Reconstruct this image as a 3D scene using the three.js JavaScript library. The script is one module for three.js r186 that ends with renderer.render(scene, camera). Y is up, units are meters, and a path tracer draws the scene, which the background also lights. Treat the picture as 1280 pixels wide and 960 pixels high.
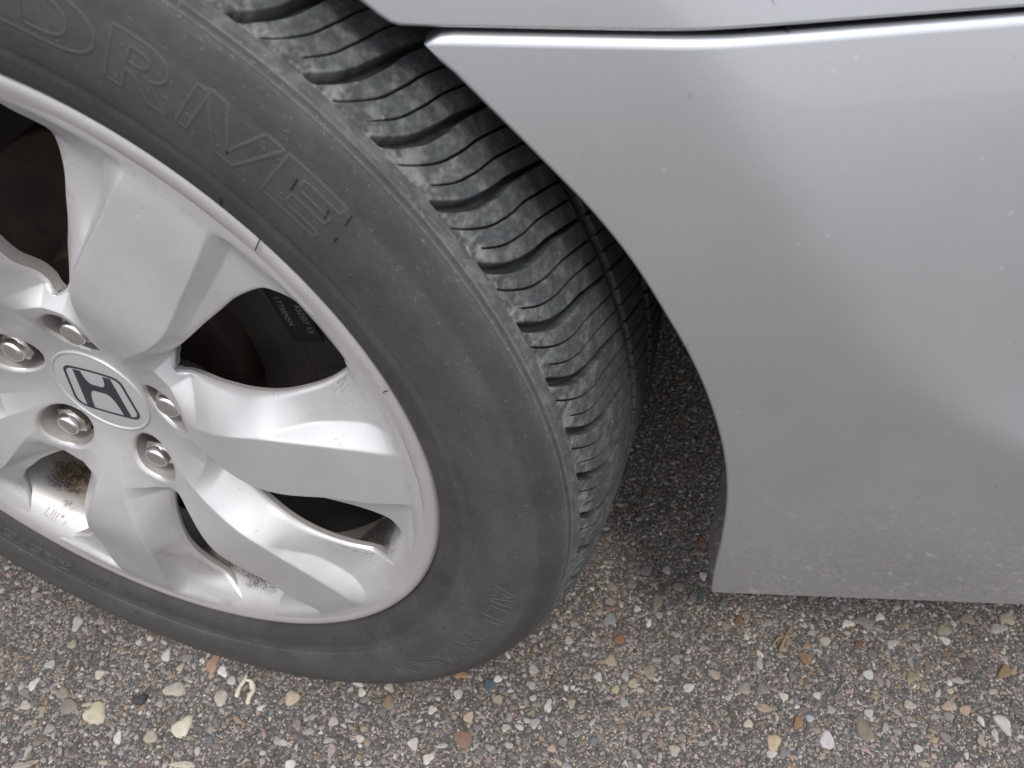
import * as THREE from 'three';
import { mergeGeometries, mergeVertices } from 'three/addons/utils/BufferGeometryUtils.js';
import { FontLoader } from 'three/addons/loaders/FontLoader.js';

// ---------------------------------------------------------------- camera, sky, sun, exposure
const scene = new THREE.Scene();
const camera = new THREE.PerspectiveCamera(47.24, 4 / 3, 0.02, 500);
camera.position.set(0.3676, 0.7208, 0.3654);
camera.rotation.set(-0.8133, 0.3233, 0, 'YXZ');
camera.focus = 0.53; camera.userData.fStop = 14;

const renderer = new THREE.WebGLRenderer({ antialias: true });
renderer.toneMapping = THREE.LinearToneMapping;
renderer.toneMappingExposure = 1.9;
renderer.shadowMap.enabled = true;

let seedState = 12345;
function rand() { seedState |= 0; seedState = (seedState + 0x6D2B79F5) | 0; let t = Math.imul(seedState ^ (seedState >>> 15), 1 | seedState); t = (t + Math.imul(t ^ (t >>> 7), 61 | t)) ^ t; return ((t ^ (t >>> 14)) >>> 0) / 4294967296; }
const rr = (a, b) => a + (b - a) * rand();
const DEG = Math.PI / 180, lerp = (a, b, t) => a + (b - a) * t, clamp = (x, a, b) => Math.max(a, Math.min(b, x));
const sstep = (a, b, x) => { const t = clamp((x - a) / (b - a), 0, 1); return t * t * (3 - 2 * t); };
function hash2(i, j, s) { let h = Math.imul(i, 374761393) + Math.imul(j, 668265263) + Math.imul(s, 2147483647 ^ 0x5bd1e995); h = Math.imul(h ^ (h >>> 13), 1274126177); return ((h ^ (h >>> 16)) >>> 0) / 4294967296; }
function vnoise(x, y, s = 0, px = 1e9, py = 1e9) {   // value noise, periodic in px / py cells
  const i = Math.floor(x), j = Math.floor(y), u = x - i, v = y - j, a = u * u * (3 - 2 * u), b = v * v * (3 - 2 * v);
  const w = (k, n) => ((k % n) + n) % n, g = (p, q) => hash2(w(p, px), w(q, py), s);
  return lerp(lerp(g(i, j), g(i + 1, j), a), lerp(g(i, j + 1), g(i + 1, j + 1), a), b);
}
const fbm = (x, y, s = 0, o = 4, p = 1e9) => { let v = 0, a = .5, f = 1, n = 0; for (let k = 0; k < o; k++) { v += a * vnoise(x * f, y * f, s + k, p * f, p * f); n += a; a *= .5; f *= 2; } return v / n; };

const SUN_DIR = new THREE.Vector3(0.20, 0.885, 0.42).normalize();
{
  const W = 256, Hh = 128, d = new Float32Array(W * Hh * 4);
  for (let j = 0; j < Hh; j++) for (let i = 0; i < W; i++) {
    const el = (j + .5) / Hh * Math.PI - Math.PI / 2, az = (i + .5) / W * 2 * Math.PI;
    const up = Math.sin(el), k = (j * W + i) * 4;
    const c = fbm(i / W * 10, j / Hh * 7, 77, 3, 10);
    const L = (0.44 + 0.90 * Math.max(0, up)) * (0.95 + 0.10 * c);
    const t = Math.max(0, up);
    d[k] = L * lerp(0.98, 0.94, t); d[k + 1] = L * lerp(0.99, 0.985, t); d[k + 2] = L * lerp(1.04, 1.09, t); d[k + 3] = 1;
  }
  const sky = new THREE.DataTexture(d, W, Hh, THREE.RGBAFormat, THREE.FloatType);
  sky.mapping = THREE.EquirectangularReflectionMapping; sky.magFilter = THREE.LinearFilter; sky.needsUpdate = true;
  scene.background = sky; scene.environment = sky;
}
const sun = new THREE.DirectionalLight(0xfff6ea, 1.1);
sun.position.copy(SUN_DIR).multiplyScalar(6); sun.castShadow = true; sun.shadow.radius = 20;
sun.shadow.mapSize.set(2048, 2048);
Object.assign(sun.shadow.camera, { left: -1.5, right: 1.5, top: 1.5, bottom: -1.5, near: .1, far: 20 });
scene.add(sun);

// ---------------------------------------------------------------- helpers
const counts = {};
function numbered(name) { const n = counts[name] = (counts[name] ?? -1) + 1; return n ? name + '_' + String(n).padStart(3, '0') : name; }
function part(name, geo, mat, parent, label) { const m = new THREE.Mesh(geo, mat); m.name = name; m.castShadow = m.receiveShadow = true; parent.add(m); if (label) m.userData.label = label; return m; }
function thing(name, geo, mat, label, category) { const m = new THREE.Mesh(geo, mat); m.name = numbered(name); m.castShadow = m.receiveShadow = true; m.userData = { label, category }; scene.add(m); return m; }
function geoOf(pos, idx, uv, col, nor) {
  const g = new THREE.BufferGeometry();
  g.setAttribute('position', new THREE.Float32BufferAttribute(pos, 3));
  if (uv) g.setAttribute('uv', new THREE.Float32BufferAttribute(uv, 2));
  if (col) g.setAttribute('color', new THREE.Float32BufferAttribute(col, 3));
  g.setIndex(idx);
  if (nor) g.setAttribute('normal', new THREE.Float32BufferAttribute(nor, 3)); else g.computeVertexNormals();
  return g;
}
function gridIdx(idx, base, nr, nc, flip) { for (let i = 0; i < nr - 1; i++) for (let j = 0; j < nc - 1; j++) { const a = base + i * nc + j, b = a + 1, c = a + nc, d = c + 1; if (flip) idx.push(a, b, c, b, d, c); else idx.push(a, c, b, b, c, d); } }
function dataTex(w, h, f, srgb, rep) {      // f(i, j) -> [r, g, b] 0..1
  const d = new Uint8Array(w * h * 4);
  for (let j = 0; j < h; j++) for (let i = 0; i < w; i++) { const c = f(i, j), k = (j * w + i) * 4; d[k] = clamp(c[0], 0, 1) * 255; d[k + 1] = clamp(c[1], 0, 1) * 255; d[k + 2] = clamp(c[2], 0, 1) * 255; d[k + 3] = 255; }
  const t = new THREE.DataTexture(d, w, h); t.wrapS = t.wrapT = THREE.RepeatWrapping; t.magFilter = THREE.LinearFilter; t.minFilter = THREE.LinearMipmapLinearFilter; t.generateMipmaps = true;
  if (srgb) t.colorSpace = THREE.SRGBColorSpace;
  if (rep) t.repeat.set(rep[0], rep[1]);
  t.needsUpdate = true; return t;
}
const font = await new FontLoader().loadAsync('fonts/droid/droid_sans_bold.typeface.json');
const H = 0.313;                                   // hub height above the ground

// ---------------------------------------------------------------- pavement
const STONE_TONES = ['d8d3cf', 'cac4be', 'bab3ad', 'aca49d', '9d958e', '8f8780', '827a75', 'c9bca8', 'b7a58c', 'a58f78', 'b39c8c', 'c2aaa2', 'a39593', '979699', '878b8f', '7d807e', '6f6a67', 'e6e2de', 'b3ada6', '978a80', 'aba29f', 'c3bbb6', 'd2cbc6', 'b9b2b0', 'a8a2a4'];
function toneRGB(hex) { const c = new THREE.Color('#' + hex); return [c.r, c.g, c.b]; }
const binderTex = dataTex(1024, 1024, (() => {      // fine grit, each grain its own tone; covers 0.36 m
  const N = 230, S = 1024;
  return (i, j) => {
    const x = i / S * N, y = j / S * N, ci = Math.floor(x), cj = Math.floor(y); let best = 9, bi = 0, bj = 0, second = 9;
    for (let a = -1; a <= 1; a++) for (let b = -1; b <= 1; b++) {
      const p = ((ci + a) % N + N) % N, q = ((cj + b) % N + N) % N;
      const dx = ci + a + .1 + .8 * hash2(p, q, 1) - x, dy = cj + b + .1 + .8 * hash2(p, q, 2) - y, d = dx * dx + dy * dy;
      if (d < best) { second = best; best = d; bi = p; bj = q; } else if (d < second) second = d;
    }
    const h = hash2(bi, bj, 3), h2 = hash2(bi, bj, 4), edge = Math.sqrt(second) - Math.sqrt(best);
    const grain = h < .38 ? .25 + .12 * h2 : .345 + .32 * h2 * h2;
    const m = edge < .16 ? .21 : grain, f = .86 + .28 * fbm(i / S * 8, j / S * 8, 9, 3, 8);
    const tint = h2 - .5;
    return [m * f * (1.025 + .10 * tint), m * f * .975, m * f * (.94 - .09 * tint)];
  };
})(), true);
const binderBump = dataTex(512, 512, (i, j) => { const v = .5 * vnoise(i / 512 * 128, j / 512 * 128, 31, 128, 128) + .5 * vnoise(i / 512 * 256, j / 512 * 256, 32, 256, 256); return [v, v, v]; });
{ binderTex.repeat.set(1 / .36, 1 / .36); binderBump.repeat.set(1 / .18, 1 / .18); }
const pavement = new THREE.Mesh((() => {
  const g = new THREE.PlaneGeometry(240, 240, 8, 8); g.rotateX(-Math.PI / 2);
  const p = g.attributes.position, uv = g.attributes.uv; for (let i = 0; i < p.count; i++) uv.setXY(i, p.getX(i), p.getZ(i));
  return g;
})(), new THREE.MeshStandardMaterial({ map: binderTex, bumpMap: binderBump, bumpScale: .0007, roughness: .95 }));
pavement.name = 'pavement'; pavement.userData = { kind: 'structure', label: 'grey asphalt pavement of exposed pebbles under the car', }; pavement.receiveShadow = true; scene.add(pavement);

function stoneGeo(seed, detail = 1) {               // a worn pebble, unit radius, flattish top
  const g0 = new THREE.IcosahedronGeometry(1, detail); g0.deleteAttribute('uv'); g0.deleteAttribute('normal');
  const g = mergeVertices(g0, 1e-4), p = g.attributes.position, v = new THREE.Vector3();
  const ax = hash2(seed, 1, 5) * 6.3, k1 = .10 + .16 * hash2(seed, 2, 5);
  for (let i = 0; i < p.count; i++) {
    v.fromBufferAttribute(p, i); const a = Math.atan2(v.z, v.x);
    const s = 1 + k1 * Math.sin(2 * a + ax) * .6 + k1 * Math.sin(3 * a + ax * 2.1) * .7 + .12 * (hash2(seed, i, 6) - .5);
    const y = v.y > 0 ? Math.tanh(v.y * 1.7) / Math.tanh(1.7) : v.y;
    p.setXYZ(i, v.x * s, y, v.z * s);
  }
  const col = []; for (let i = 0; i < p.count; i++) { const m = .80 + .34 * vnoise(p.getX(i) * 2.4 + 50, p.getZ(i) * 2.4 + 50, seed) + .12 * (hash2(seed, i, 8) - .5); col.push(m, m * .99, m * .97); } g.setAttribute('color', new THREE.Float32BufferAttribute(col, 3));
  g.computeVertexNormals(); return g;
}
const stoneGeos = [0, 1, 2, 3, 4, 5, 6].map((k) => stoneGeo(k + 11, 3)), gravelGeos = [0, 1, 2, 3].map((k) => stoneGeo(k + 40, 1));
const stoneBump = dataTex(128, 128, (i, j) => { const v = fbm(i / 8, j / 8, 55, 3, 16); return [v, v, v]; });
const stoneMats = {};
function stoneMat(hex) { return stoneMats[hex] ??= new THREE.MeshStandardMaterial({ color: (() => { const c = new THREE.Color('#' + hex), g = .3 * c.r + .55 * c.g + .15 * c.b; return c.lerp(new THREE.Color().setRGB(g, g * .98, g * .95), .42).multiplyScalar(.50); })(), vertexColors: true, roughness: .85 }); }
const placedStones = [], cellSize = .012, hashGrid = new Map();
function tryPlace(x, z, r, force) {
  const ci = Math.floor(x / cellSize), cj = Math.floor(z / cellSize);
  if (!force) for (let a = -1; a <= 1; a++) for (let b = -1; b <= 1; b++) for (const s of hashGrid.get((ci + a) + ',' + (cj + b)) ?? []) if ((s[0] - x) ** 2 + (s[1] - z) ** 2 < ((s[2] + r) * .86) ** 2) return false;
  const k = ci + ',' + cj; if (!hashGrid.has(k)) hashGrid.set(k, []); hashGrid.get(k).push([x, z, r]); return true;
}
// stones read off the photograph: x z (m), semi-axes (mm), bearing (deg), colour
const STONES = '-0.058 0.188 11.4 8.3 -164 e8d9b0|0.017 0.175 9.9 7.8 -107 efe6c4|-0.125 0.124 7.0 4.8 -107 c9c4bd|-0.007 0.149 8.9 6.7 152 cfc4ac|0.034 0.143 7.8 5.3 -124 cdbfae|-0.003 0.190 6.6 5.2 176 c4b89f|-0.028 0.199 6.1 3.1 -128 ece6dc|-0.076 0.158 4.7 3.8 13 e4d6bd|-0.031 0.125 6.0 3.8 -122 ddd8d2|0.011 0.118 8.7 5.4 89 c98f66|0.023 0.122 5.2 4.1 29 f4f2ee|-0.083 0.190 8.0 6.7 161 9a8f82|-0.095 0.182 6.3 4.7 -178 a99a84|-0.122 0.164 4.8 3.9 117 c9c5c0|-0.116 0.142 4.6 3.6 74 b8ac92|-0.086 0.211 4.5 4.2 72 a8a5ac|-0.088 0.243 7.3 3.3 156 b9a7a0|0.035 0.201 9.7 3.1 163 dccfb8|0.035 0.127 4.5 3.6 -163 c9c5c4|0.091 0.124 7.1 5.9 28 d9c49b|0.145 0.101 3.9 3.4 -170 e8e0cd|0.170 0.102 7.6 4.7 63 a58763|0.203 0.127 5.0 4.7 20 dcd0c8|0.219 0.134 4.7 4.2 129 e3dad2|0.106 0.143 4.8 3.8 44 a68f86|0.116 0.174 4.8 4.7 13 e8e6e8|0.133 0.131 4.8 3.9 47 cabfb6|0.160 0.137 4.0 2.9 170 ded4c8|0.207 0.096 3.8 3.6 32 e0d6c9|0.245 0.060 6.0 5.5 66 51687a|0.219 0.059 4.5 4.3 -176 b88238|0.240 0.110 8.0 7.7 -162 a9775a|0.238 0.092 5.3 3.7 98 d2b78c|0.340 -0.016 5.4 4.2 84 b5652c|0.327 -0.032 6.8 5.0 93 98a0a6|0.338 0.006 6.1 4.5 -158 c7b08b|0.279 0.049 4.1 3.9 154 b9aea4|0.298 0.062 5.5 3.3 88 d9d5cc|0.316 0.054 4.1 3.4 79 c4b095|0.348 0.030 4.0 3.0 98 ccb98c|0.361 0.020 5.0 4.0 87 cbb58e|0.364 -0.063 9.3 4.4 76 8e9274|0.380 -0.084 4.7 4.0 98 a39c82|0.401 -0.084 7.8 3.9 60 5d7069|0.402 -0.069 3.8 3.1 139 b0a488|0.481 0.033 7.5 5.8 91 e0c08f|0.522 0.017 8.6 5.6 81 dcd3dc|0.550 -0.002 12.5 5.8 58 9a8a75|0.498 -0.051 6.6 5.5 168 a3794b|0.452 -0.006 6.5 4.6 93 a8a294|0.466 -0.010 6.5 5.0 93 8f887c|0.531 -0.096 5.1 3.7 168 dcd8c8|0.546 -0.102 7.1 6.1 -165 99918f|0.513 -0.072 5.4 4.2 130 c3bb9f|0.470 0.006 7.1 3.5 169 c79e76|0.484 -0.009 4.2 3.3 170 e0d6c8|0.511 -0.019 3.9 3.0 117 d9d4d2|0.498 0.010 6.2 3.8 92 ad7a45|0.461 -0.033 6.0 3.0 86 b9b7c2|0.372 0.005 6.8 6.2 61 b09a78|0.551 -0.052 4.9 4.3 112 d8d5cc|0.550 -0.103 4.6 3.3 139 8f8983|0.633 -0.135 6.4 5.9 125 9b8c76|0.667 -0.147 7.1 6.0 102 b9a893|0.659 -0.043 9.3 5.6 43 d8cdd0|0.659 -0.134 7.7 5.2 157 a6a3a4|0.617 -0.045 6.0 4.8 143 c8aa8e|0.629 -0.045 5.6 3.9 120 c8a083|0.585 -0.035 5.5 3.7 175 c9b8a5|0.662 -0.092 8.4 4.2 109 a67c42|0.634 -0.090 6.9 4.7 118 7f6257|0.599 -0.074 9.0 3.0 88 8f7a60|0.587 -0.062 5.6 5.2 160 a48f66|0.613 -0.117 6.3 5.9 131 a59a7c|0.553 -0.017 4.4 3.4 128 c9c3c2|0.507 0.003 3.8 2.9 141 b9c3d6|0.459 0.024 4.2 3.4 107 d6c9ab|0.311 0.095 3.5 3.2 83 dba895|0.387 -0.127 4.6 3.7 97 91847e|0.391 -0.139 6.1 4.0 72 a86a38|0.328 -0.183 5.5 3.6 82 a0673a|0.347 -0.092 6.1 5.2 93 8a8583|0.379 -0.085 5.2 4.3 98 98917a|0.321 -0.065 5.9 4.2 -160 a0947c|0.346 -0.113 3.9 3.5 135 a87650|0.366 -0.129 5.0 3.0 83 908a80|0.569 -0.088 5.3 3.9 136 b9b7b6|0.463 -0.074 4.6 3.7 132 a5a394|0.437 -0.067 5.6 2.8 85 8d6335|0.542 -0.078 4.2 3.2 114 8b6238|0.414 -0.050 3.8 3.3 123 997b68|0.387 -0.029 4.5 4.0 122 7c7d7c|0.501 -0.076 3.8 2.9 136 a8a8a4';
let nStones = 0;
function addStone(x, z, a, b, deg, hex) {
  const m = new THREE.Mesh(stoneGeos[nStones % stoneGeos.length], stoneMat(hex)); m.name = numbered('stone'); nStones++;
  const h = Math.min(a, b) * .42; m.scale.set(a, h, b); m.rotation.y = -deg * DEG; m.position.set(x, .0013 + .0009 * rand() - h, z);
  m.castShadow = m.receiveShadow = true; pavement.add(m);
}
for (const s of STONES.split('|')) {
  const f = s.split(' '), x = +f[0], z = +f[1], a = +f[2] / 1000, b = +f[3] / 1000;
  tryPlace(x, z, Math.sqrt(a * b), true); addStone(x, z, a, b, +f[4], f[5]);
}
const inView = (x, z) => {                          // the patch of pavement near the wheel
  const m = .14; return x > -.45 - m && x < .78 && z < .30 + m - .38 * (x + .1) * .95 && z > -.62 && z > -.25 - 1.6 * (x + .5) - .3;
};
{
  const toneW = () => STONE_TONES[Math.floor(rand() * STONE_TONES.length)];
  const near = [];
  for (let k = 0; k < 2600 && near.length < 202; k++) { const x = rr(-.26, .74), z = rr(-.25, .28), r = rr(.0033, .0046); if (inView(x, z) && z > .07 - .34 * (x + .1) - .05 && tryPlace(x, z, r)) near.push([x, z, r]); }
  for (const [x, z, r] of near) { const e = rr(.75, 1); addStone(x, z, r / e, r * e, rr(0, 180), toneW()); }
  const lists = gravelGeos.map(() => []);
  const layers = [[.0037, .0028, 4200], [.0028, .0020, 15000], [.0020, .0013, 46000], [.0013, .0009, 60000]];
  for (const [r1, r0, n] of layers) for (let k = 0; k < n; k++) {
    const x = rr(-.5, .78), z = rr(-.62, .44); if (!inView(x, z)) continue;
    const r = rr(r0, r1); if (!tryPlace(x, z, r)) continue;
    lists[Math.floor(rand() * lists.length)].push([x, z, r]);
  }
  const grp = new THREE.Group(); grp.name = 'gravel'; grp.userData.kind = 'stuff'; pavement.add(grp);
  const gm = new THREE.MeshStandardMaterial({ color: 0xffffff, roughness: .85 });
  const M = new THREE.Matrix4(), Q = new THREE.Quaternion(), E = new THREE.Euler(), P = new THREE.Vector3(), S = new THREE.Vector3(), C = new THREE.Color();
  let tot = 0;
  lists.forEach((l, q) => {
    const im = new THREE.InstancedMesh(gravelGeos[q], gm, l.length); im.name = numbered('gravel_stones'); im.userData.kind = 'stuff'; tot += l.length;
    l.forEach(([x, z, r], i) => {
      const e = rr(.68, 1), h = r * rr(.4, .6); E.set(rr(-.2, .2), rr(0, 6.28), rr(-.2, .2)); Q.setFromEuler(E);
      S.set(r / e, h, r * e); P.set(x, rr(.0003, .0013) - h, z); M.compose(P, Q, S); im.setMatrixAt(i, M);
      C.set('#' + STONE_TONES[Math.floor(rand() * STONE_TONES.length)]).multiplyScalar(rr(.27, .50)); C.r *= 1.01; C.b *= .98; im.setColorAt(i, C);
    });
    im.castShadow = im.receiveShadow = true; grp.add(im);
  });
  console.log('gravel', tot, 'stones', nStones);
}

// ---------------------------------------------------------------- materials
const dustTex = dataTex(1024, 1024, (() => {
  const spots = []; for (let k = 0; k < 420; k++) { const s = rand(); spots.push([rand() * 1024, rand() * 1024, .5 + 1.3 * s * s, rand() < .8 ? rr(.03, .13) : rr(-.14, -.05)]); }
  const acc = new Float32Array(1024 * 1024);
  for (const [x, y, r, v] of spots) for (let a = -4; a <= 4; a++) for (let b = -4; b <= 4; b++) { const d = Math.hypot(a, b) / r; acc[(((Math.round(y) + b) & 1023) << 10) + ((Math.round(x) + a) & 1023)] += v * Math.exp(-d * d); }
  for (let k = 0; k < 26; k++) { let x = rand() * 1024, y = rand() * 1024, a = rand() * 6.3; const n = 8 + rand() * 30; for (let q = 0; q < n; q++) { acc[((y & 1023) << 10) + (x & 1023)] += .025; x += Math.cos(a); y += Math.sin(a); a += rr(-.05, .05); } }
  return (i, j) => { const f = .90 + .06 * (fbm(i / 128, j / 128, 61, 4, 8) - .5) + .02 * (hash2(i, j, 62) - .5) + acc[(j << 10) + i]; return [f, f, f * .995]; };
})(), true);
const paint = new THREE.MeshPhysicalMaterial({ color: new THREE.Color().setRGB(.57, .587, .61), map: dustTex, metalness: .78, roughness: .40, clearcoat: 1, clearcoatRoughness: .03 });
const wheelSpeck = dataTex(1024, 1024, (() => {
  const acc = new Float32Array(1024 * 1024);
  for (let k = 0; k < 620; k++) { let x = rand() * 1024, y = rand() * 1024, a = rand() * 6.3; const n = 2 + rand() * 7, v = rand() < .75 ? rr(.05, .2) : rr(-.3, -.1); for (let q = 0; q < n; q++) { acc[((y & 1023) << 10) + (x & 1023)] += v; x += Math.cos(a); y += Math.sin(a); a += rr(-.3, .3); } }
  return (i, j) => { const f = .86 + .05 * (fbm(i / 64, j / 64, 71, 4, 16) - .5) + .015 * (hash2(i, j, 72) - .5) + acc[(j << 10) + i]; return [f, f * .995, f * .985]; };
})(), true);
const alloy = new THREE.MeshPhysicalMaterial({ color: new THREE.Color().setRGB(.69, .69, .705), map: wheelSpeck, vertexColors: true, metalness: .46, roughness: .40, clearcoat: .35, clearcoatRoughness: .25 });
const brakeDust = dataTex(2048, 256, (i, j) => {    // u round the wheel, v along the lip and the barrel
  const u = i / 2048, v = j / 256; let f = .86 + .06 * (fbm(u * 96, v * 6, 81, 4, 96) - .5);
  const patch = sstep(.40, .72, fbm(u * 40, v * 4, 84, 4, 40)), streak = .35 + .65 * sstep(.42, .66, .6 * vnoise(u * 1400, v * 70, 85, 1400) + .4 * hash2(i, j, 83));
  const grime = sstep(.33, .55, v) * patch * streak;
  f -= .44 * sstep(.03, .8, grime) + .10 * sstep(.4, .8, v) * fbm(u * 200, v * 40, 86, 2, 200);
  const rust = sstep(.60, .75, v) * sstep(.55, .75, fbm(u * 18, v * 2, 87, 2, 18)) * .12;
  return [f, f * .99 - rust * .5, f * .97 - rust];
}, true);
const rimMat = new THREE.MeshPhysicalMaterial({ color: new THREE.Color().setRGB(.69, .69, .705), map: brakeDust, metalness: .50, roughness: .42, clearcoat: .3, clearcoatRoughness: .3 });
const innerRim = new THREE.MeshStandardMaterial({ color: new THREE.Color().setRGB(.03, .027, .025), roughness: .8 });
const chrome = new THREE.MeshStandardMaterial({ vertexColors: true, color: new THREE.Color().setRGB(.84, .83, .82), metalness: 1, roughness: .27 });
const capMat = new THREE.MeshPhysicalMaterial({ color: new THREE.Color().setRGB(.50, .505, .51), metalness: .4, roughness: .42, clearcoat: .3 });
const emblemMat = new THREE.MeshStandardMaterial({ color: new THREE.Color().setRGB(.022, .026, .03), roughness: .5 });
const darkPlastic = new THREE.MeshStandardMaterial({ color: new THREE.Color().setRGB(.016, .015, .014), roughness: .9 });
const castIron = new THREE.MeshStandardMaterial({ color: new THREE.Color().setRGB(.028, .025, .022), roughness: .6, metalness: .2 });
const rustTex = dataTex(512, 512, (i, j) => { const n = fbm(i / 32, j / 32, 91, 5, 16), m = fbm(i / 8, j / 8, 92, 3, 64); return [.10 + .17 * n + .06 * m, .08 + .12 * n + .05 * m, .07 + .09 * n + .05 * m]; }, true);
const rusty = new THREE.MeshStandardMaterial({ map: rustTex, roughness: .85, metalness: .15 });

// ---------------------------------------------------------------- the car
const car = new THREE.Group(); car.name = 'parked_car'; car.rotation.y = 16 * DEG; scene.add(car);
car.userData = { label: 'silver car parked on the pavement, front wheel turned out below its bumper corner', category: 'car' };

// outer skin: z of the side as a function of x (forward) and y (height)
const CREASE = [[.364, .507], [.399, .45], [.435, .412], [.467, .385], [.499, .360], [.531, .337], [.556, .319], [.575, .306]];
function creaseX(y) {
  if (y >= .575) return .306 - .6 * (y - .575); if (y <= .364) return .507 + (.364 - y) * 3;
  for (let i = 0; i < CREASE.length - 1; i++) if (y <= CREASE[i + 1][0]) return lerp(CREASE[i][1], CREASE[i + 1][1], (y - CREASE[i][0]) / (CREASE[i + 1][0] - CREASE[i][0]));
}
function creaseS(y) { let s = 0; for (let k = -3; k <= 3; k++) s += creaseX(y + k * .005); return s / 7; }
function skinZ(x, y) {
  const w = .008, d = (x - creaseS(y)) / w, sp = d > 30 ? d : Math.log1p(Math.exp(d));
  return .150 - .5 * Math.max(0, .36 - y) ** 2 - .45 * Math.max(0, y - .40) ** 2 - Math.tan(12 * DEG) * w * sp - 1.1 * Math.max(0, x - .64) ** 2 - 6 * Math.max(0, x - .80) ** 3 - .35 * Math.max(0, y - .66) ** 2 - .25 * Math.max(0, -.35 - x) ** 2;
}
function skinN(x, y) { const e = .0015; return new THREE.Vector3(-(skinZ(x + e, y) - skinZ(x - e, y)) / (2 * e), -(skinZ(x, y + e) - skinZ(x, y - e)) / (2 * e), 1).normalize(); }
// a sheet on the skin from a grid of (x, y) with rolled edges along the border runs given
function sheet(grid, roll, lift) {                    // roll(k, x, y) -> edge radius at border vertex, 0 = none
  const nr = grid.length, nc = grid[0].length, pos = [], uv = [], idx = [], nor = [];
  const put = (x, y, z, n) => { pos.push(x, y, z); uv.push(x / .6, y / .6); nor.push(n.x, n.y, n.z); return pos.length / 3 - 1; };
  for (const row of grid) for (const [x, y] of row) { const n = skinN(x, y); put(x, y, skinZ(x, y) + lift, n); }
  gridIdx(idx, 0, nr, nc, sheet.flip);
  const loop = []; for (let j = 0; j < nc; j++) loop.push([0, j]); for (let i = 1; i < nr; i++) loop.push([i, nc - 1]); for (let j = nc - 2; j >= 0; j--) loop.push([nr - 1, j]); for (let i = nr - 2; i > 0; i--) loop.push([i, 0]);
  const L = loop.length, rings = [];
  let area = 0; for (let k = 0; k < L; k++) { const a = grid[loop[k][0]][loop[k][1]], b = grid[loop[(k + 1) % L][0]][loop[(k + 1) % L][1]]; area += a[0] * b[1] - a[1] * b[0]; }
  const sg = area > 0 ? 1 : -1;
  for (let k = 0; k < L; k++) {
    const g = (q) => { const c = loop[(q + L) % L]; return grid[c[0]][c[1]]; }, [x, y] = g(k);
    const dir = (a, b) => { const dx = b[0] - a[0], dy = b[1] - a[1], l = Math.hypot(dx, dy) || 1; return [dy / l * sg, -dx / l * sg]; };
    const n1 = dir(g(k - 1), g(k)), n2 = dir(g(k), g(k + 1)); let tx = n1[0] + n2[0], ty = n1[1] + n2[1]; const tl = Math.hypot(tx, ty) || 1; tx /= tl; ty /= tl;
    const n = skinN(x, y), t = new THREE.Vector3(tx, ty, 0); t.addScaledVector(n, -t.dot(n)).normalize();
    const R = roll(x, y, tx, ty), z = skinZ(x, y) + lift, ring = [loop[k][0] * nc + loop[k][1]];
    for (const a of [.2, .4, .6, .8, 1]) { const th = a * Math.PI / 2, c = Math.cos(th), s = Math.sin(th), nn = n.clone().multiplyScalar(c).addScaledVector(t, s); ring.push(put(x + t.x * R.r * s - n.x * R.r * (1 - c), y + t.y * R.r * s - n.y * R.r * (1 - c), z + t.z * R.r * s - n.z * R.r * (1 - c), nn)); }
    const q = [x + t.x * R.r - n.x * (R.r + .0005), y + t.y * R.r - n.y * (R.r + .0005), z + t.z * R.r - n.z * (R.r + .0005)];
    ring.push(put(...q, t)); ring.push(put(q[0] - n.x * R.f, q[1] - n.y * R.f, q[2] - n.z * R.f, t)); ring.push(put(q[0] - n.x * R.f - t.x * .004, q[1] - n.y * R.f - t.y * .004, q[2] - n.z * R.f - t.z * .004, n.clone().negate()));
    rings.push(ring);
  }
  for (let k = 0; k < L; k++) { const A = rings[k], B = rings[(k + 1) % L]; for (let m = 0; m < A.length - 1; m++) if (sg > 0) idx.push(A[m], A[m + 1], B[m], B[m], A[m + 1], B[m + 1]); else idx.push(A[m], B[m], A[m + 1], B[m], B[m + 1], A[m + 1]); }
  return geoOf(pos, idx, uv, null, nor);
}
const ARCH = [[.2031, .5747], [.2145, .5627], [.2326, .5447], [.2519, .5253], [.2726, .5034], [.2917, .4789], [.3089, .4515], [.3261, .4212], [.3412, .3874], [.354, .3491], [.362, .3118], [.3674, .2665], [.3711, .2218], [.3759, .1822]];
const archCurve = new THREE.CatmullRomCurve3(ARCH.map(([x, y]) => new THREE.Vector3(x, y, 0)), false, 'centripetal');
{
  const nr = 90, nc = 110, grid = [];
  for (let i = 0; i < nr; i++) {
    const v = i / (nr - 1), row = []; let e; { const ya = lerp(.1835, .5696, v); let lo = 0, hi = 1; for (let q = 0; q < 30; q++) { const m = (lo + hi) / 2; if (archCurve.getPoint(m).y > ya) lo = m; else hi = m; } e = archCurve.getPoint(lo).clone(); e.y = ya; e.x -= .0022 * sstep(.561, .5696, ya); }
    // inset so that the rolled edge ends on the outline
    for (let j = 0; j < nc; j++) {
      const u = j / (nc - 1), yb = .1835, yt = .5696, uu = u * u * .35 + u * .65;
      const ey = clamp(e.y, yb, yt), y = lerp(ey, lerp(yb, yt, v), Math.min(1, u * 1.6)), x = lerp(e.x + .0018, .98, uu);
      row.push([x, y]);
    }
    grid.push(row);
  }
  sheet.flip = true;
  const g = sheet(grid, (x, y, tx, ty) => ty > .8 ? { r: .0018 + .0028 * sstep(.205, .216, x), f: .012 } : ty < -.8 ? { r: .0025, f: .02 } : tx > .5 ? { r: .002, f: .01 } : { r: .0018, f: .014 + .012 * sstep(.40, .22, y) }, .0012);
  part('bumper', g, paint, car, 'silver bumper corner with faint pavement reflection');
}
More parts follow.
